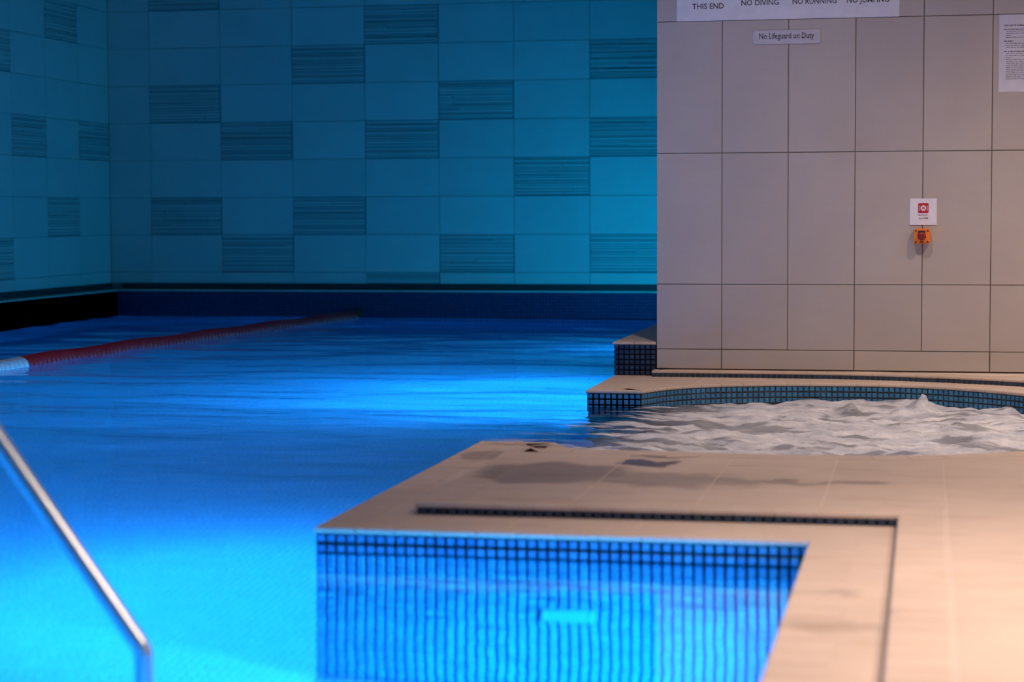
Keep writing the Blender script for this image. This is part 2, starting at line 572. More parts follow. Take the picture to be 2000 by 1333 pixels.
# ------------------------------------------------------------------ outlines of the place
WATER_EDGE_SPA = catmull([(-1.20, 6.62), (-1.165, 6.53), (-1.09, 6.45), (-0.94, 6.40), (-0.62, 6.37), (-0.31, 6.365), (-0.08, 6.39),
                          (0.10, 6.45), (0.30, 6.56), (0.52, 6.76), (0.70, 7.05), (0.80, 7.40), (0.82, 7.75), (0.76, 8.12), (0.61, 8.47),
                          (0.41, 8.75), (0.20, 8.945), (-0.014, 9.065), (-0.236, 9.112), (-0.46, 9.105), (-0.68, 9.072), (-0.90, 8.985),
                          (-1.03, 8.885), (-1.105, 8.79), (-1.155, 8.69), (-1.187, 8.61)], 4)
EDGE = [(-0.255, -1.5), (-0.255, 4.735), (-1.45, 4.735), (-1.45, 6.62)] + WATER_EDGE_SPA + [(-1.42, 8.61), (-1.42, 9.411)]
RAISED_SPA = catmull([(-1.26, 6.205), (-0.936, 6.19), (-0.618, 6.162), (-0.31, 6.161), (-0.083, 6.186), (0.068, 6.238), (0.174, 6.295),
                      (0.298, 6.37), (0.52, 6.52), (0.76, 6.80), (0.94, 7.20), (1.02, 7.70), (0.98, 8.10), (0.86, 8.48), (0.66, 8.82), (0.42, 9.05),
                      (0.206, 9.165), (-0.015, 9.25), (-0.242, 9.315), (-0.472, 9.34), (-0.707, 9.352), (-0.94, 9.352), (-1.235, 9.348)], 4)
RAISED = [(-0.058, -1.5), (-0.058, 4.985), (-1.26, 4.985)] + RAISED_SPA + [(-1.235, 9.411)]
Z_LOW, Z_HIGH, Z_LEDGE = 0.066, 0.096, 0.213
X_LEFT, Y_BACK, X_RIGHT, Y_FRONT = -6.552, 15.748, 3.2, -1.5
LEDGE_X, LEDGE_Y = -6.45, 15.63
FLOOR_Z = -1.25

# ------------------------------------------------------------------ pool basin
basin = MB()
pf = basin.quad((LEDGE_X, Y_FRONT, FLOOR_Z), (1.2, Y_FRONT, FLOOR_Z), (1.2, LEDGE_Y, FLOOR_Z), (LEDGE_X, LEDGE_Y, FLOOR_Z))
basin_floor = basin.build('pool_floor', M_BASIN_XY)
tag(basin_floor, 'light blue mosaic floor under the pool water', kind='structure')
def skirt(name, pts, z0, z1, mat, parent=None):
    mb = MB()
    for a, b in zip(pts[:-1], pts[1:]):
        mb.quad((a[0], a[1], z0), (b[0], b[1], z0), (b[0], b[1], z1), (a[0], a[1], z1))
    me = mesh(name, mb.v, mb.f, mat)
    return link(name, me, parent)
pool_wall = skirt('wall_pool', [(LEDGE_X, Y_FRONT), (LEDGE_X, LEDGE_Y)], FLOOR_Z, 0.2, M_BASIN_YZ)
tag(pool_wall, 'blue mosaic wall round the inside of the pool', kind='structure')
skirt('mosaic_face', [(LEDGE_X, LEDGE_Y), (-1.42, LEDGE_Y)], FLOOR_Z, 0.0, M_BASIN_XZ, pool_wall)
skirt('mosaic_face', [(-1.42, 9.411), (-1.42, LEDGE_Y)], FLOOR_Z, 0.2, M_BASIN_YZ, pool_wall)
skirt('mosaic_face', [(-0.255, Y_FRONT), (-0.255, 4.735)], FLOOR_Z, 0.052, M_BASIN_YZ, pool_wall)
skirt('mosaic_face', [(-1.45, 4.735), (-1.45, 6.62)], FLOOR_Z, 0.052, M_BASIN_YZ, pool_wall)
skirt('mosaic_face', [(-1.42, 8.61), (-1.42, 9.411)], FLOOR_Z, 0.052, M_BASIN_YZ, pool_wall)
skirt('mosaic_face', [(LEDGE_X, Y_FRONT), (-0.255, Y_FRONT)], FLOOR_Z, 0.052, M_BASIN_XZ, pool_wall)
skirt('spa_wall_face', [(-1.45, 6.62)] + WATER_EDGE_SPA + [(-1.42, 8.61)], FLOOR_Z, 0.052, M_GROUT_NAVY, pool_wall)
near_face = skirt('near_wall_face', [(-0.255, 4.735), (-1.45, 4.735)], FLOOR_Z, 0.052, M_GROUT_NAVY, pool_wall)
# mosaic of the near wall: six rows piece by piece, the deeper rows as one mesh
mosaic_row([(-0.255, 4.735), (-1.45, 4.735)], [0.0395 - 0.025 * k for k in range(6)], M_MOS, pool_wall)
mb = MB()
NC = 48
for r in range(6, 51):
    zc = 0.0395 - 0.025 * r
    for k in range(NC):
        xc = -0.255 - 1.195 * (k + 0.5) / NC
        mb.face_tile(xc - 0.0092, xc + 0.0092, zc - 0.0092, zc + 0.0092, 0.0045, 0.0018, 4.735)
deep = link('deep_mosaic', mesh('deep_mosaic', mb.v, mb.f, mosaic_grid_material('deep_mosaic', (0.03, 0.17, 0.36), (0.05, 0.27, 0.48), (0.03, 0.2, 0.4), 'xz')), pool_wall)
tag(deep, kind='stuff')
# spa back wall and its left corner
mosaic_row([(-1.187, 8.61), (-1.42, 8.61)], [0.0395, 0.0145, -0.0105], M_MOS, pool_wall)
back_arc = [p for p in WATER_EDGE_SPA if p[1] > 8.0]
mosaic_row(back_arc, [0.0395, 0.0145, -0.0105], M_MOS, pool_wall, keep=lambda p: p[0] < 0.62)

# ------------------------------------------------------------------ lower coping (trim_1)
low_poly = EDGE + [(-1.42, 9.43), (X_RIGHT, 9.43), (X_RIGHT, Y_FRONT)]
trim1 = extrude_poly('trim_1', low_poly, -0.06, 0.0645, M_GROUT_PALE)
tag(trim1, 'tan tiled coping round the pool edge and the whirlpool', kind='structure')
nosing(EDGE, Z_LOW, 0.1, M_DECK, trim1)
def paver(x0, x1, y0, y1, z0, z1, parent, name='coping_tile', g=0.001):
    mb = MB(); x0 += g; x1 -= g; y0 += g; y1 -= g; c = 0.0008
    n = 0
    mb.v = [(x0, y0, z0), (x1, y0, z0), (x1, y1, z0), (x0, y1, z0), (x0, y0, z1 - c), (x1, y0, z1 - c), (x1, y1, z1 - c), (x0, y1, z1 - c),
            (x0 + c, y0 + c, z1), (x1 - c, y0 + c, z1), (x1 - c, y1 - c, z1), (x0 + c, y1 - c, z1)]
    for i in range(4):
        j = (i + 1) % 4
        mb.f += [(i, j, 4 + j, 4 + i), (4 + i, 4 + j, 8 + j, 8 + i)]
    mb.f += [(8, 9, 10, 11)]
    return mb.build(name, M_DECK, parent)
x = -0.058
while x > -1.35:                                   # second row along the near edge
    paver(max(x - 0.31, -1.35), x, 4.837, 4.99, 0.05, Z_LOW, trim1); x -= 0.31
y = 4.837
while y > -1.4:                                    # second row along the right-hand edge
    paver(-0.155, -0.05, y - 0.31, y, 0.05, Z_LOW, trim1); y -= 0.31
y = 4.99
while y < 6.5:                                     # along the left edge of the promontory
    paver(-1.348, -1.25, y, min(y + 0.31, 6.517), 0.05, Z_LOW, trim1); y += 0.31
paver(-1.25, -1.2, 6.18, 6.517, 0.05, Z_LOW, trim1)
inner_low = offset(WATER_EDGE_SPA, 0.102)
back_in = [p for p in inner_low if p[1] > 8.45 and p[0] < 1.2]
ledge_poly = [(-1.318, 8.712)] + [p for p in back_in[::-1]] + [(1.1, 9.411), (-1.318, 9.411)]
ledge_poly = [(-1.318, 8.712), (-1.26, 8.712)] + [p for p in back_in[::-1] if p[1] > 8.73 or p[0] > 0] + [(1.1, 9.411), (-1.318, 9.411)]
for k in range(8):
    c = clip(ledge_poly, -1.32 + 0.31 * k + 0.0015, -1.32 + 0.31 * (k + 1) - 0.0015, 8.4, 9.42)
    if len(c) > 2 and area(c) > 2e-4:
        extrude_poly('coping_tile', c, 0.05, Z_LOW, M_DECK, trim1)

# ------------------------------------------------------------------ raised deck (floor)
deck_poly = RAISED + [(-1.235, 9.43), (X_RIGHT, 9.43), (X_RIGHT, Y_FRONT)]
floor = extrude_poly('floor', deck_poly, Z_LOW, 0.0945, M_GROUT_PALE)
tag(floor, 'raised tan tiled deck beside the pool and round the whirlpool', kind='structure')
RIS = 0.0
nosing(RAISED, Z_HIGH, 0.104, M_DECK, floor, over=0.004)
deck_in = offset(RAISED, 0.107)
deck_in_poly = [p for p in deck_in if p[1] < 9.25] + [(0.9, 9.411), (X_RIGHT, 9.411), (X_RIGHT, Y_FRONT)]
xs = [-1.18 + 0.31 * k for k in range(4)] + [0.056 + 0.62 * k for k in range(7)]
ys = [Y_FRONT + 0.0, -0.6] + [0.0 + 0.62 * k for k in range(16)]
for i in range(len(xs) - 1):
    for j in range(len(ys) - 1):
        if xs[i] > 0:
            c = clip(deck_in_poly, xs[i] + (0.0 if i == 3 else 0.001), xs[i + 1] - 0.001, ys[j] + 0.001, ys[j + 1] - 0.001)
        else:
            c = clip(deck_in_poly, xs[i] + 0.0025, xs[i + 1] - 0.0025, ys[j] + 0.0015, ys[j + 1] - 0.0015)
        if len(c) > 2 and area(c) > 5e-4:
            extrude_poly('paving_tile', c, 0.0815, Z_HIGH, M_DECK, floor)
# one row of dark mosaic in the risers that face the camera
MB().box(-1.258, -0.060, 4.9838, 4.99, Z_LOW, 0.083).build('riser_grout', M_GROUT_NAVY, floor)
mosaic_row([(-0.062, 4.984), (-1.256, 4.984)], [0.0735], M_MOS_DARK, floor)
step_arc = [p for p in RAISED_SPA if p[1] > 8.2]
skirt('riser_grout', offset(step_arc, -0.001), Z_LOW, 0.083, M_GROUT_STEP, floor)
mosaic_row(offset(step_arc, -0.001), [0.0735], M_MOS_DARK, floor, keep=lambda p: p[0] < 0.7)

# ------------------------------------------------------------------ hall walls of large tiles
TILE_CACHE = {}
def tile_mesh(wd, ht, mat, d=0.008, ch=0.0012):
    k = (round(wd, 4), round(ht, 4), mat.name, d)
    if k not in TILE_CACHE:
        mb = MB().face_tile(-wd / 2, wd / 2, -ht / 2, ht / 2, d, ch)
        TILE_CACHE[k] = mesh('tile', mb.v, mb.f, mat)
    return TILE_CACHE[k]

RIB_CACHE = {}
def ribbed_mesh(wd, ht, var):
    """tile built up of thin strips of stone, some proud, some set back, some broken in two."""
    k = (round(wd, 4), round(ht, 4), var)
    if k not in RIB_CACHE:
        rnd = random.Random(100 + var)
        mb = MB().face_tile(-wd / 2, wd / 2, -ht / 2, ht / 2, 0.003, 0.001)
        nb = len(mb.f)
        z = ht / 2 - 0.002
        while z > -ht / 2 + 0.008:
            h = rnd.choice((0.012, 0.015, 0.019, 0.025))
            h = min(h, z + ht / 2 - 0.002)
            cuts = [-wd / 2 + 0.002, wd / 2 - 0.002]
            if rnd.random() < 0.45 and wd > 0.2:
                cuts.insert(1, rnd.uniform(-wd * 0.35, wd * 0.4))
            for a, b in zip(cuts[:-1], cuts[1:]):
                d = rnd.choice((0.003, 0.006, 0.010, 0.013))
                mb.face_tile(a, b - 0.003, z - h + rnd.choice((0.004, 0.005, 0.007)), z, d, 0.001, -0.002)
            z -= h
        me = mesh('ribbed_tile', mb.v, mb.f, M_RIB)
        me.materials.append(M_RIB_BACK)
        for i in range(nb):
            me.polygons[i].material_index = 1
        RIB_CACHE[k] = me
    return RIB_CACHE[k]

W, H, G = 0.6035, 0.302, 0.0035
X0, ZL0 = -6.1944, 2.4659            # first full joint and the topmost full joint line on the back wall
wall_back = MB().box(X_LEFT, -1.2, Y_BACK + 0.006, Y_BACK + 0.2, 0.0, CEIL).build('wall_back', M_GROUT_HALL)
tag(wall_back, 'far wall of large smooth and ribbed tiles in blue light', kind='structure')
rib_back = {(-1, 0), (0, 3), (1, 2), (1, 6), (2, 0), (2, 4), (3, 1), (3, 3), (3, 6), (4, 5), (5, 0), (5, 2), (6, 1), (6, 4), (6, 6), (7, 3)}
def wall_rows():
    for r in range(-2, 8):
        zt, zb = ZL0 - H * r, ZL0 - H * (r + 1)
        yield r, min(zt, CEIL), max(zb, 0.262)
v = 0
for r, zt, zb in wall_rows():
    for c in range(-1, 8):
        xa = max(X_LEFT, X0 + W * c)
        xb = min(X0 + W * (c + 1), -1.2)
        if xb - xa < 0.02: continue
        wd, ht = xb - xa - G, zt - zb - G
        loc = ((xa + xb) / 2, Y_BACK + 0.006, (zt + zb) / 2)
        if (r, c) in rib_back:
            v += 1
            link('ribbed_tile', ribbed_mesh(wd, ht, v % 5), wall_back, loc)
        else:
            link('tile', tile_mesh(wd, ht, M_WALL), wall_back, loc)
wall_left = MB().box(X_LEFT - 0.2, X_LEFT - 0.006, Y_FRONT, Y_BACK + 0.2, 0.0, CEIL).build('wall_left', M_GROUT_HALL)
tag(wall_left, 'left hand wall of large tiles running along the pool', kind='structure')
rib_left = {(0, 2), (1, 4), (3, 3), (3, 1), (5, 2), (6, 4), (2, 5), (4, 6), (0, 6), (6, 7), (1, 8)}
for r, zt, zb in wall_rows():
    for c in range(1, 12):
        yb, ya = Y_BACK - 0.007 - W * (c - 1), Y_BACK - 0.007 - W * c
        wd, ht = yb - ya - G, zt - zb - G
        loc = (X_LEFT - 0.006, (ya + yb) / 2, (zt + zb) / 2)
        if (r, c) in rib_left:
            v += 1
            link('ribbed_tile', ribbed_mesh(wd, ht, v % 5), wall_left, loc, math.pi / 2)
        else:
            link('tile', tile_mesh(wd, ht, M_WALL), wall_left, loc, math.pi / 2)

bb = MB().box(LEDGE_X, -1.2, Y_BACK - 0.004, Y_BACK + 0.01, Z_LEDGE, 0.2615).build('dark_strip_back', M_DARKSTRIP)  # near-black strip between the ledge and the wall tiles
tag(bb, 'dark strip at the foot of the far tiled wall', kind='structure')
bl = MB().box(X_LEFT - 0.01, X_LEFT + 0.004, Y_FRONT, Y_BACK - 0.005, Z_LEDGE, 0.2615).build('dark_strip_left', M_DARKSTRIP)
tag(bl, 'dark strip at the foot of the left tiled wall', kind='structure')

# ------------------------------------------------------------------ raised pool surround (trim_2 back, trim_3 left, trim_4 right)
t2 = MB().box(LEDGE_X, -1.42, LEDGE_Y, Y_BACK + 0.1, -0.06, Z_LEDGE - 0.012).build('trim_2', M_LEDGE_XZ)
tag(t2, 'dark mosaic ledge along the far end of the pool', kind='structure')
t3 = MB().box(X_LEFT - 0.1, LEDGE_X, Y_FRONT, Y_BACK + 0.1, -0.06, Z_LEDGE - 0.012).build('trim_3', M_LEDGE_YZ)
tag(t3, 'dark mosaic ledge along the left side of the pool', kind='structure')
t4 = MB().box(-1.42, -1.2, 9.415, Y_BACK + 0.1, -0.06, Z_LEDGE - 0.004).build('trim_4', M_GROUT_NAVY)
tag(t4, 'dark mosaic pool surround beside the tan wall with a tan top edge', kind='structure')
def straight_edge(parent, a, b, top, depth, length):
    nosing([a, b], top, depth, M_DECK, parent, length=length, over=0.004, thick=0.012)
straight_edge(t2, (-1.42, LEDGE_Y), (LEDGE_X, LEDGE_Y), Z_LEDGE, 0.118, 0.3)
straight_edge(t3, (LEDGE_X, LEDGE_Y), (LEDGE_X, Y_FRONT), Z_LEDGE, 0.102, 0.3)
nosing([(-1.228, 9.411), (-1.43, 9.411), (-1.43, LEDGE_Y)], Z_LEDGE + 0.009, 0.098, M_DECK, t4, over=0.002, thick=0.013)
paver(-1.333, -1.228, 9.51, 12.5, 0.20, Z_LEDGE + 0.009, t4)
paver(-1.333, -1.228, 12.5, 15.63, 0.20, Z_LEDGE + 0.009, t4)
mosaic_row([(-1.228, 9.411), (-1.428, 9.411)], [0.0795 + 0.0242 * k for k in range(6)], M_MOS_DARK, t4)

# ------------------------------------------------------------------ spa wall (tan tiles)
T = 0.302
SX, SY, SZ = -1.2251, 9.4114, 1.0968
wall_spa = MB().box(SX + 0.002, X_RIGHT, SY + 0.006, Y_BACK + 0.2, 0.0, CEIL).build('wall_spa', M_GROUT_DARK)
tag(wall_spa, 'tan tiled wall behind the whirlpool carrying the signs', kind='structure')
for k in range(0, 15):
    xa, xb = SX + T * k, min(SX + T * (k + 1), X_RIGHT)
    if xb - xa < 0.02: continue
    for zb, zt in ((SZ + 4 * T, CEIL), (SZ + 2 * T, SZ + 4 * T), (SZ, SZ + 2 * T), (SZ - 2 * T, SZ), (SZ - 3 * T, SZ - 2 * T)):
        link('tile', tile_mesh(xb - xa - 0.003, zt - zb - 0.003, M_SPA), wall_spa, ((xa + xb) / 2, SY + 0.008, (zt + zb) / 2))
jx = [SX, SX + T] + [SX + T * (3 + 2 * k) for k in range(6)]
for xa, xb in zip(jx[:-1], jx[1:]):
    xb = min(xb, X_RIGHT)
    link('skirting_tile', tile_mesh(xb - xa - 0.004, SZ - 3 * T - 0.100 - 0.003, M_SPA, 0.011), wall_spa,
         ((xa + xb) / 2, SY + 0.008, (SZ - 3 * T + 0.100) / 2))

# ------------------------------------------------------------------ rest of the room shell
def shell_wall(name, x0, x1, y0, y1, z0, z1, label, mat):
    o = MB().box(x0, x1, y0, y1, z0, z1).build(name, mat)
    tag(o, label, kind='structure')
shell_wall('wall_right', X_RIGHT, X_RIGHT + 0.2, Y_FRONT, SY, 0.0, CEIL, 'tan wall on the deck side of the hall', M_SPA)
shell_wall('wall_front', X_LEFT - 0.2, X_RIGHT + 0.2, Y_FRONT - 0.2, Y_FRONT, -0.05, CEIL, 'wall at the near end of the hall', M_WALL)
shell_wall('ceiling', X_LEFT - 0.2, X_RIGHT + 0.2, Y_FRONT - 0.2, Y_BACK + 0.2, CEIL, CEIL + 0.15, 'plain dark painted ceiling over the pool hall', M_CEIL)

# ------------------------------------------------------------------ water
def wave(x, y):
    a = 0.0075 * min(1.0, max(0.15, (y - 4.6) / 2.5))
    n = noise.noise(Vector((x * 0.9, y * 2.1, 0.0))) + 0.7 * noise.noise(Vector((x * 2.0 + 7, y * 4.6, 3.0)))
    return a * n
def grid_mesh(name, x0, x1, y0, y1, step, fn, mat, keep=None):
    nx, ny = max(1, round((x1 - x0) / step)), max(1, round((y1 - y0) / step))
    V = []
    for j in range(ny + 1):
        for i in range(nx + 1):
            px, py = x0 + (x1 - x0) * i / nx, y0 + (y1 - y0) * j / ny
            V.append((px, py, fn(px, py)))
    F = []
    for j in range(ny):
        for i in range(nx):
            a = j * (nx + 1) + i
            if keep is None or keep(V[a][0], V[a][1]):
                F.append((a, a + 1, a + nx + 2, a + nx + 1))
    return V, F
SPX0, SPX1, SPY0, SPY1 = -2.2, 0.9, 5.8, 9.2
V, F = [], []
for (x0, x1, y0, y1) in ((LEDGE_X, SPX0, Y_FRONT, LEDGE_Y), (SPX0, -1.42, SPY1, LEDGE_Y), (SPX0, -1.45, 4.735, SPY0), (SPX0, -0.255, Y_FRONT, 4.735)):
    v2, f2 = grid_mesh('w', x0, x1, y0, y1, 0.06, wave, M_WATER)
    n = len(V)
    V += v2
    F += [tuple(n + q for q in f) for f in f2]
pw = link('pool_water', mesh('pool_water', V, F, M_WATER, True))
tag(pw, 'rippling clear pool water glowing bright blue', 'water', kind='stuff')

POOLY = [(SPX0 - 1, -1), (-0.255, -1), (-0.255, 4.735), (-1.45, 4.735), (-1.45, 6.62)] + WATER_EDGE_SPA + [(-1.42, 8.61), (-1.42, 16), (SPX0 - 1, 16)]
def inside(px, py):
    r = False
    for i in range(len(POOLY)):
        a, b = POOLY[i - 1], POOLY[i]
        if (a[1] > py) != (b[1] > py) and px < (b[0] - a[0]) * (py - a[1]) / (b[1] - a[1]) + a[0]:
            r = not r
    return r
SEGS = list(zip(EDGE[2:-1], EDGE[3:]))
def edge_dist(px, py):
    best = 9.0
    for a, b in SEGS:
        dx, dy = b[0] - a[0], b[1] - a[1]
        t = max(0.0, min(1.0, ((px - a[0]) * dx + (py - a[1]) * dy) / (dx * dx + dy * dy)))
        best = min(best, math.hypot(px - a[0] - t * dx, py - a[1] - t * dy))
    return best
def sstep(a, b, t):
    t = max(0.0, min(1.0, (t - a) / (b - a)))
    return t * t * (3 - 2 * t)
def foam_amount(px, py):
    f = sstep(-1.65, -0.70, px + 0.3 * noise.noise(Vector((px * 1.5, py * 1.5, 2.0))))
    f *= sstep(6.0, 6.6, py) * 0.25 + 0.75
    if px < -1.2:
        f *= sstep(9.0, 8.3, py)
    return f
SPOUTS = [(0.0, 8.58, 0.088, 0.05, 0.05), (-0.04, 8.56, 0.034, 0.15, 0.12), (-0.30, 8.70, 0.060, 0.045, 0.05), (-0.09, 8.55, 0.040, 0.028, 0.03),
          (0.28, 8.45, 0.018, 0.12, 0.1), (-0.50, 8.3, 0.014, 0.10, 0.1), (0.1, 7.7, 0.012, 0.15, 0.1)]
def spa_height(px, py):
    base = wave(px, py)
    f = foam_amount(px, py)
    fade = sstep(SPX0, SPX0 + 0.3, px) * sstep(SPY1, SPY1 - 0.15, py) if px < -1.4 else 1.0
    t = noise.fractal(Vector((px * 2.2, py * 3.4, 0.5)), 0.9, 2.1, 6)
    t2 = noise.turbulence(Vector((px * 7.0, py * 10.0, 4.0)), 4, False)
    h = base + fade * f * (0.028 * t + 0.018 * (t2 - 0.6) - 0.009)
    for sx, sy, sh, rx, ry in SPOUTS:
        d = math.hypot((px - sx) / rx, (py - sy) / ry)
        if d < 3:
            k = math.exp(-d * d) if rx > 0.06 else max(0.0, 1 - d / 1.6) ** 1.4
            h += sh * k * (0.75 + 0.5 * noise.noise(Vector((px * 22, py * 22, 1.0))))
    return min(h, 0.046) if edge_dist_c(px, py) < 0.05 else h
_ed = {}
def edge_dist_c(px, py):
    k = (round(px, 4), round(py, 4))
    if k not in _ed:
        _ed[k] = edge_dist(px, py)
    return _ed[k]
V, F = grid_mesh('s', SPX0, SPX1, SPY0, SPY1, 0.016, spa_height, M_FOAM, keep=lambda a, b: inside(a, b) or edge_dist_c(a, b) < 0.03)
me = mesh('spa_water', V, F, M_FOAM, True)
at = me.attributes.new('foam', 'FLOAT', 'POINT')
at.data.foreach_set('value', [foam_amount(p[0], p[1]) for p in V])
sw = link('spa_water', me)
tag(sw, 'churning white whirlpool water foaming against the blue mosaic', 'foam', kind='stuff')

# ------------------------------------------------------------------ lane rope
rope = empty('lane_rope', (-4.80, 11.4, 0.0))
tag(rope, 'dark red lane rope with a white end floating across the pool', 'lane rope')
rp = catmull([(-4.90, 8.2), (-4.865, 9.2), (-4.845, 10.2), (-4.80, 11.4), (-4.715, 12.47), (-4.58, 14.0), (-4.43, 15.55)], 10)
acc = [0.0]
for a, b in zip(rp[:-1], rp[1:]):
    acc.append(acc[-1] + math.dist(a, b))
def rope_at(s):
    j = 0
    while j < len(acc) - 2 and acc[j + 1] < s: j += 1
    a, b = rp[j], rp[j + 1]
    t = (s - acc[j]) / (acc[j + 1] - acc[j])
    return a[0] + t * (b[0] - a[0]), a[1] + t * (b[1] - a[1]), math.atan2(b[1] - a[1], b[0] - a[0])
prof = [(-0.020, 0.016), (-0.0195, 0.044), (-0.015, 0.053), (0.0, 0.056), (0.015, 0.053), (0.0195, 0.044), (0.020, 0.016)]
fm = {}
for k, m in (('r', M_FLOAT_RED), ('w', M_FLOAT_WHITE)):
    mb = MB().revolve(prof, 'x', 18)
    o = mb.build('float', m, None, True)
    fm[k] = o.data
    bpy.data.objects.remove(o)
n = int(acc[-1] / 0.054)
for k in range(n):
    px, py, a = rope_at((k + 0.5) * 0.054)
    link('float', fm['w' if py < 10.37 else 'r'], rope, (px + 4.80, py - 11.4, 0.004 * math.sin(k * 0.31)), a)
cab = MB()
for k in range(len(rp) - 1):
    a, b = rp[k], rp[k + 1]
    nrm = rnorm(a, b)
    q = []
    for t in range(6):
        an = t * math.pi / 3
        q.append((nrm[0] * 0.006 * math.cos(an), nrm[1] * 0.006 * math.cos(an), 0.006 * math.sin(an)))
    m0 = len(cab.v)
    cab.v += [(a[0] + c[0] + 4.80, a[1] + c[1] - 11.4, c[2]) for c in q] + [(b[0] + c[0] + 4.80, b[1] + c[1] - 11.4, c[2]) for c in q]
    cab.f += [(m0 + t, m0 + (t + 1) % 6, m0 + 6 + (t + 1) % 6, m0 + 6 + t) for t in range(6)]
cab.build('cable', M_CABLE, rope)
MB().box(-0.05, 0.05, -0.02, 0.015, 0.0, 0.07).box(-0.02, 0.02, -0.06, -0.02, 0.01, 0.03).build('wall_anchor', M_BLACK, rope, loc=(0.37, 4.21, 0.0))

# ------------------------------------------------------------------ handrail
def sweep(path, r, seg=20):
    mb = MB()
    P = [Vector(p) for p in path]
    for i, p in enumerate(P):
        d = (P[min(i + 1, len(P) - 1)] - P[max(i - 1, 0)]).normalized()
        s = d.cross(Vector((0, 1, 0))).normalized()
        t = d.cross(s).normalized()
        for k in range(seg):
            a = 2 * math.pi * k / seg
            q = p + s * r * math.cos(a) + t * r * math.sin(a)
            mb.v.append(tuple(q))
    for i in range(len(P) - 1):
        for k in range(seg):
            mb.f.append((i * seg + k, i * seg + (k + 1) % seg, (i + 1) * seg + (k + 1) % seg, (i + 1) * seg + k))
    mb.f.append(tuple(range(seg))[::-1])
    mb.f.append(tuple((len(P) - 1) * seg + k for k in range(seg)))
    return mb
def bend(a, b, c, r, n=8):
    """round the corner b between a and c."""
    a, b, c = Vector(a), Vector(b), Vector(c)
    u, w2 = (a - b).normalized(), (c - b).normalized()
    half = u.angle(w2) / 2
    d = r / math.tan(half)
    p0, p1 = b + u * d, b + w2 * d
    out = []
    for k in range(n + 1):
        t = k / n
        out.append(tuple((1 - t) ** 2 * p0 + 2 * t * (1 - t) * b + t * t * p1))
    return out
RY = 3.25
RX = -1.304
A, B, Cc, D, E2 = (RX, RY, -1.20), (RX, RY, 0.083), (RX - 0.55, RY, 0.84), (RX - 0.90, RY, 0.84), (RX - 0.90, RY, -1.2)
path = [A, (RX, RY, -0.5)] + bend(A, B, Cc, 0.05) + bend(B, Cc, D, 0.10) + bend(Cc, D, E2, 0.10) + [(RX - 0.90, RY, 0.0), E2]
rail = empty('handrail', (RX, RY, FLOOR_Z))
tag(rail, 'brushed steel handrail sloping down into the bright blue water', 'handrail')
rb = sweep(path, 0.0165)
rb.v = [(p[0] - RX, p[1] - RY, p[2] - FLOOR_Z) for p in rb.v]
rb.build('tube', M_STEEL, rail, True)
for dx in (0.0, -0.90):
    MB().revolve([(0.0, 0.05), (0.008, 0.05), (0.02, 0.03), (0.06, 0.021)], 'z', 20).build('floor_flange', M_STEEL, rail, True, loc=(dx, 0, 0))

# ------------------------------------------------------------------ signs on the spa wall
def lettering(text, width, cx, z_base, y, mat, parent, name='lettering', cap=None):
    cu = bpy.data.curves.new('txt', 'FONT')
    cu.body = text
    cu.resolution_u = 2
    cu.extrude = 0.0
    cu.offset = 0.012
    to = bpy.data.objects.new('txt', cu)
    COL.objects.link(to)
    dg = bpy.context.evaluated_depsgraph_get()
    me = bpy.data.meshes.new_from_object(to.evaluated_get(dg))
    bpy.data.objects.remove(to)
    xs_ = [q.co.x for q in me.vertices]
    zs_ = [q.co.y for q in me.vertices]
    s = width / (max(xs_) - min(xs_))
    sz = s if cap is None else cap / max(zs_)
    mx = (max(xs_) + min(xs_)) / 2
    px, py, pz = (parent.location if parent else (0, 0, 0))
    for q in me.vertices:
        q.co = Vector(((q.co.x - mx) * s + cx - px, y - py, q.co.y * sz + z_base - pz))
    me.materials.clear()
    me.materials.append(mat)
    o = link(name, me, parent)
    return o
YS = SY
def board(name, x0, x1, z0, z1, d, mat, label, cat):
    o = MB().face_tile(0, x1 - x0, 0, z1 - z0, d, min(0.001, d / 3)).box(0.002, x1 - x0 - 0.002, 0, 0.0004, 0.002, z1 - z0 - 0.002).build(name, mat)
    o.location = (x0, YS, z0)
    tag(o, label, cat)
    return o
s1 = board('rules_sign', -1.132, -0.126, 1.701, 1.99, 0.004, M_SIGN, 'wide white rules sign at the top of the tan wall', 'sign')
lettering('THIS END', 0.145, -0.988, 1.7555, YS - 0.0046, M_INK, s1, cap=0.025)
lettering('NO DIVING', 0.170, -0.751, 1.7665, YS - 0.0046, M_INK, s1, cap=0.025)
lettering('NO RUNNING', 0.198, -0.505, 1.7675, YS - 0.0046, M_INK, s1, cap=0.025)
lettering('NO JUMPING', 0.188, -0.266, 1.7680, YS - 0.0046, M_INK, s1, cap=0.025)
s2 = board('lifeguard_sign', -0.782, -0.477, 1.589, 1.652, 0.006, M_SIGN2, 'small pale sign reading no lifeguard on duty', 'sign')
lettering('No Lifeguard on Duty', 0.248, -0.630, 1.6130, YS - 0.0066, M_INK, s2, cap=0.026)
s3 = board('alarm_sign', -0.074, 0.046, 0.763, 0.883, 0.004, M_WHITE, 'small white square alarm sign with a red symbol', 'sign')
def rounded(x0, x1, z0, z1, r, y, n=5):
    pts = []
    for cx, cz, a0 in ((x1 - r, z1 - r, 0), (x0 + r, z1 - r, 90), (x0 + r, z0 + r, 180), (x1 - r, z0 + r, 270)):
        for k in range(n + 1):
            a = math.radians(a0 + 90 * k / n)
            pts.append((cx + r * math.cos(a), y, cz + r * math.sin(a)))
    return pts
def flat(name, pts, mat, parent):
    px, py, pz = parent.location
    return link(name, mesh(name, [(a - px, b - py, c - pz) for a, b, c in pts], [tuple(range(len(pts)))], mat), parent)
cx, cz = -0.0135, 0.840
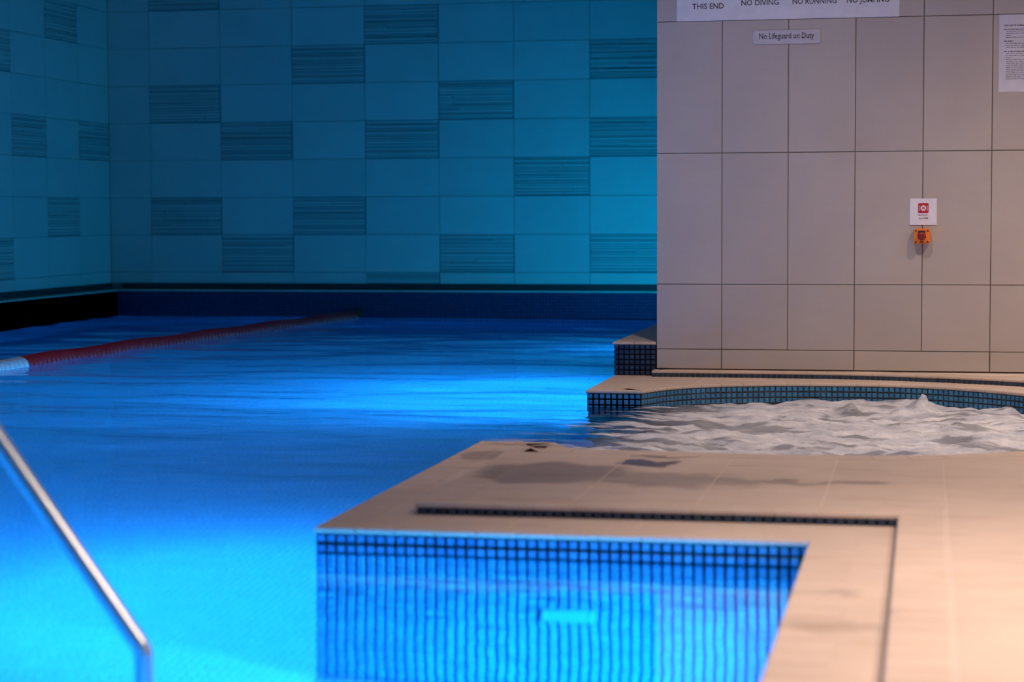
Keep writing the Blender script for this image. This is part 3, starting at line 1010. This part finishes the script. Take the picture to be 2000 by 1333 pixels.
flat('symbol_square', rounded(cx - 0.0235, cx + 0.0235, cz - 0.0225, cz + 0.0225, 0.005, YS - 0.0046), M_RED, s3)
flat('symbol_ring', rounded(cx - 0.0125, cx + 0.0125, cz - 0.0125, cz + 0.0125, 0.0125, YS - 0.0050, 8), M_WHITE, s3)
flat('symbol_dot', rounded(cx - 0.006, cx + 0.006, cz - 0.006, cz + 0.006, 0.006, YS - 0.0054, 6), M_PINKISH, s3)
for sx in (-1, 1):
    for sz in (-1, 1):
        a = [(cx + sx * 0.0175, YS - 0.005, cz + sz * 0.012), (cx + sx * 0.0195, YS - 0.005, cz + sz * 0.012),
             (cx + sx * 0.0195, YS - 0.005, cz + sz * 0.001), (cx + sx * 0.0175, YS - 0.005, cz + sz * 0.001)]
        flat('symbol_wave', a, M_WHITE, s3)
lettering('EMERGENCY', 0.046, cx, 0.8055, YS - 0.0046, M_PINKISH, s3, cap=0.006)
lettering('ALARM', 0.040, cx, 0.7900, YS - 0.0046, M_INK_GREY, s3, cap=0.009)

cp = empty('alarm_call_point', (-0.0195, YS, 0.680))
tag(cp, 'orange alarm box with a dark red push button on the tan wall', 'alarm button')
def rbox(w2, h2, d, r, mat, name, parent, loc):
    bm = bmesh.new()
    bmesh.ops.create_cube(bm, size=1.0)
    bmesh.ops.scale(bm, vec=(w2, d, h2), verts=bm.verts)
    bmesh.ops.bevel(bm, geom=bm.edges[:], offset=r, segments=2, affect='EDGES')
    me = bpy.data.meshes.new(name); bm.to_mesh(me); bm.free()
    me.materials.append(mat)
    return link(name, me, parent, loc)
rbox(0.071, 0.067, 0.045, 0.005, M_ORANGE, 'housing', cp, (0, -0.0225, 0.0335))
MB().revolve([(0.0, 0.012), (-0.010, 0.012), (-0.012, 0.0195), (-0.022, 0.019), (-0.026, 0.013)], 'y', 24).build('push_button', M_BUTTON, cp, True, loc=(0, -0.0452, 0.034))
MB().box(-0.0155, 0.0155, -0.010, 0.0, -0.006, 0.005).build('button_guard', M_BLACK, cp, loc=(0, -0.0448, 0.0535))
MB().revolve([(0.0, 0.0205), (-0.003, 0.0205), (-0.0045, 0.0185)], 'y', 24).build('button_collar', M_ORANGE, cp, loc=(0, -0.0445, 0.034))
for sx in (-0.0265, 0.0265):
    for sz in (0.0085, 0.0585):
        MB().revolve([(0.0, 0.0045), (-0.0015, 0.0045), (-0.002, 0.003)], 'y', 12).build('screw', M_BUTTON, cp, loc=(sx, -0.0448, sz))
MB().box(-0.008, 0.008, -0.001, 0.0, 0.0, 0.005).build('name_plate', M_BUTTON, cp, loc=(0, -0.0448, 0.0055))

s4 = board('notice_sheet', 0.311, 0.555, 1.356, 1.699, 0.002, M_PAPER, 'laminated white sheet of printed guidelines on the tan wall', 'notice')
lettering('SAFE USE OF BUBBLE', 0.088, 0.376, 1.647, YS - 0.0026, M_INK, s4, cap=0.0075)
def bars(name, z, x0, x1, h, mat):
    rnd = random.Random(int(z * 10000))
    mb = MB(); x = x0
    while x < x1 - 0.004:
        l = min(rnd.uniform(0.006, 0.02), x1 - x)
        mb.quad((x - 0.311, -0.0026, z - 1.356), (x + l - 0.311, -0.0026, z - 1.356), (x + l - 0.311, -0.0026, z + h - 1.356), (x - 0.311, -0.0026, z + h - 1.356))
        x += l + 0.003
    link(name, mesh(name, mb.v, mb.f, mat), s4)
bars('printed_heading', 1.632, 0.332, 0.50, 0.0032, M_INK)
for z, xe in ((1.6235, 0.53), (1.6145, 0.53), (1.6055, 0.360), (1.5965, 0.53)): bars('printed_line', z, 0.342, xe, 0.0024, M_INK_GREY)
bars('printed_heading', 1.5795, 0.332, 0.374, 0.0034, M_INK)
for z in (1.5705, 1.5615, 1.5525): bars('printed_line', z, 0.342, 0.53, 0.0024, M_INK_GREY)
bars('printed_heading', 1.5335, 0.332, 0.50, 0.0034, M_INK)
for k in range(14): bars('printed_line', 1.5245 - 0.0086 * k, 0.342, 0.365 if k == 2 else 0.53, 0.0024, M_INK_GREY)

for zz, sg in ((0.931, 1), (0.671, 1)):
    mb = MB().box(0, 0.020, -0.0008, 0, 0, 0.002).box(0.0, 0.002, -0.0008, 0, 0.002, 0.02)
    mb.build('glue_mark', M_SIGN2, wall_spa, loc=(-0.304, SY + 0.0001, zz))

# ------------------------------------------------------------------ teal plate under water on the near wall
pl = empty('teal_plate', (-0.83, 4.7305, -0.60))
tag(pl, 'small square teal plate under water on the near mosaic wall', 'inlet cover')
MB().face_tile(-0.055, 0.055, -0.055, 0.055, 0.004, 0.002).build('cover', M_PLATE, pl)
fr = MB()
for a in ((-0.062, 0.062, 0.05, 0.062), (-0.062, 0.062, -0.062, -0.05), (-0.062, -0.05, -0.05, 0.05), (0.05, 0.062, -0.05, 0.05)):
    fr.face_tile(a[0], a[1], a[2], a[3], 0.006, 0.002)
fr.build('rim', M_PLATE, pl)

# ------------------------------------------------------------------ lamps
def pool_light(x, y, z, power, beam, label):
    e = empty('pool_light', (x, y, z))
    if x < -6: e.rotation_euler = (0, 0, math.pi)
    tag(e, label, 'pool light', 'underwater pool lights')
    MB().revolve([(0.0, 0.13), (-0.012, 0.13), (-0.02, 0.115), (-0.012, 0.10)], 'x', 28).build('rim', M_STEEL, e, True)
    MB().revolve([(0.0, 0.102), (-0.010, 0.098), (-0.014, 0.06)], 'x', 28).build('lens', M_LENS_BLUE, e, True)
    ld = bpy.data.lights.new('pool_light_beam', 'AREA')
    ld.shape = 'DISK'; ld.size = 0.2
    ld.energy = power; ld.color = BLUE
    ld.spread = math.radians(beam)
    lo = bpy.data.objects.new('pool_light_beam', ld)
    COL.objects.link(lo)
    lo.parent = e
    lo.location = (-0.03, 0, 0)
    lo.rotation_euler = Vector((-1.0, 0, -0.45 if y > 4.5 else 0.05)).to_track_quat('-Z', 'Y').to_euler()
for k, (x, y, z, pw_, beam) in enumerate(POOL_LIGHTS):
    pool_light(x, y, z, pw_, beam, ['round underwater lamp in the wall of the near bay', 'round underwater lamp in the side of the promontory',
                              'round underwater lamp below the dark surround', 'round underwater lamp nearest the far end of the pool', 'round underwater fill lamp added nearest the camera', 'round underwater fill lamp added in the left hand pool wall'][k])
for (x, y, z, pw_) in WASHERS:
    e = empty('wall_washer', (x, y, z))
    tag(e, 'small blue wall washer lamp on the pool surround behind the tan wall', 'lamp')
    MB().revolve([(0.0, 0.05), (0.01, 0.05), (0.012, 0.012), (0.16, 0.012)], 'z', 20).build('stand', M_BLACK, e, True)
    rbox(0.07, 0.07, 0.20, 0.006, M_BLACK, 'housing', e, (0.025, 0, 0.19))
    MB().box(-0.018, -0.011, -0.09, 0.09, 0.165, 0.215).build('lens', M_LENS_TEAL, e)
    ld = bpy.data.lights.new('wall_washer_beam', 'AREA')
    ld.shape = 'RECTANGLE'; ld.size = 0.05; ld.size_y = 0.18
    ld.energy = pw_; ld.color = TEAL
    lo = bpy.data.objects.new('wall_washer_beam', ld)
    COL.objects.link(lo); lo.parent = e
    lo.location = (-0.03, 0, 0.19)
    d = Vector((-1.0, 0.12, 0.16))
    lo.rotation_euler = d.to_track_quat('-Z', 'Y').to_euler()
for k, (x, y, pw_, beam) in enumerate(DOWNLIGHTS):
    e = empty('ceiling_downlight', (x, y, CEIL))
    tag(e, 'round warm ceiling downlight ' + ['above the corner of the near bay', 'above the right half of the whirlpool', 'above the near right deck',
           'farthest right, beyond the whirlpool', 'added above the left half of the whirlpool to warm the tan wall', 'above the open pool water'][k], 'ceiling light', 'warm ceiling downlights')
    MB().revolve([(0.0, 0.075), (-0.006, 0.075), (-0.010, 0.068), (-0.004, 0.056)], 'z', 28).build('rim', M_STEEL, e, True)
    MB().revolve([(0.0, 0.057), (-0.003, 0.055)], 'z', 28).build('lens', M_LENS_WARM, e)
    ld = bpy.data.lights.new('downlight_beam', 'SPOT')
    ld.energy = pw_ * 4; ld.color = WARM
    ld.spot_size = math.radians(beam); ld.spot_blend = 1.0; ld.shadow_soft_size = 0.05
    lo = bpy.data.objects.new('downlight_beam', ld)
    COL.objects.link(lo); lo.parent = e
    lo.location = (0, 0, -0.03)
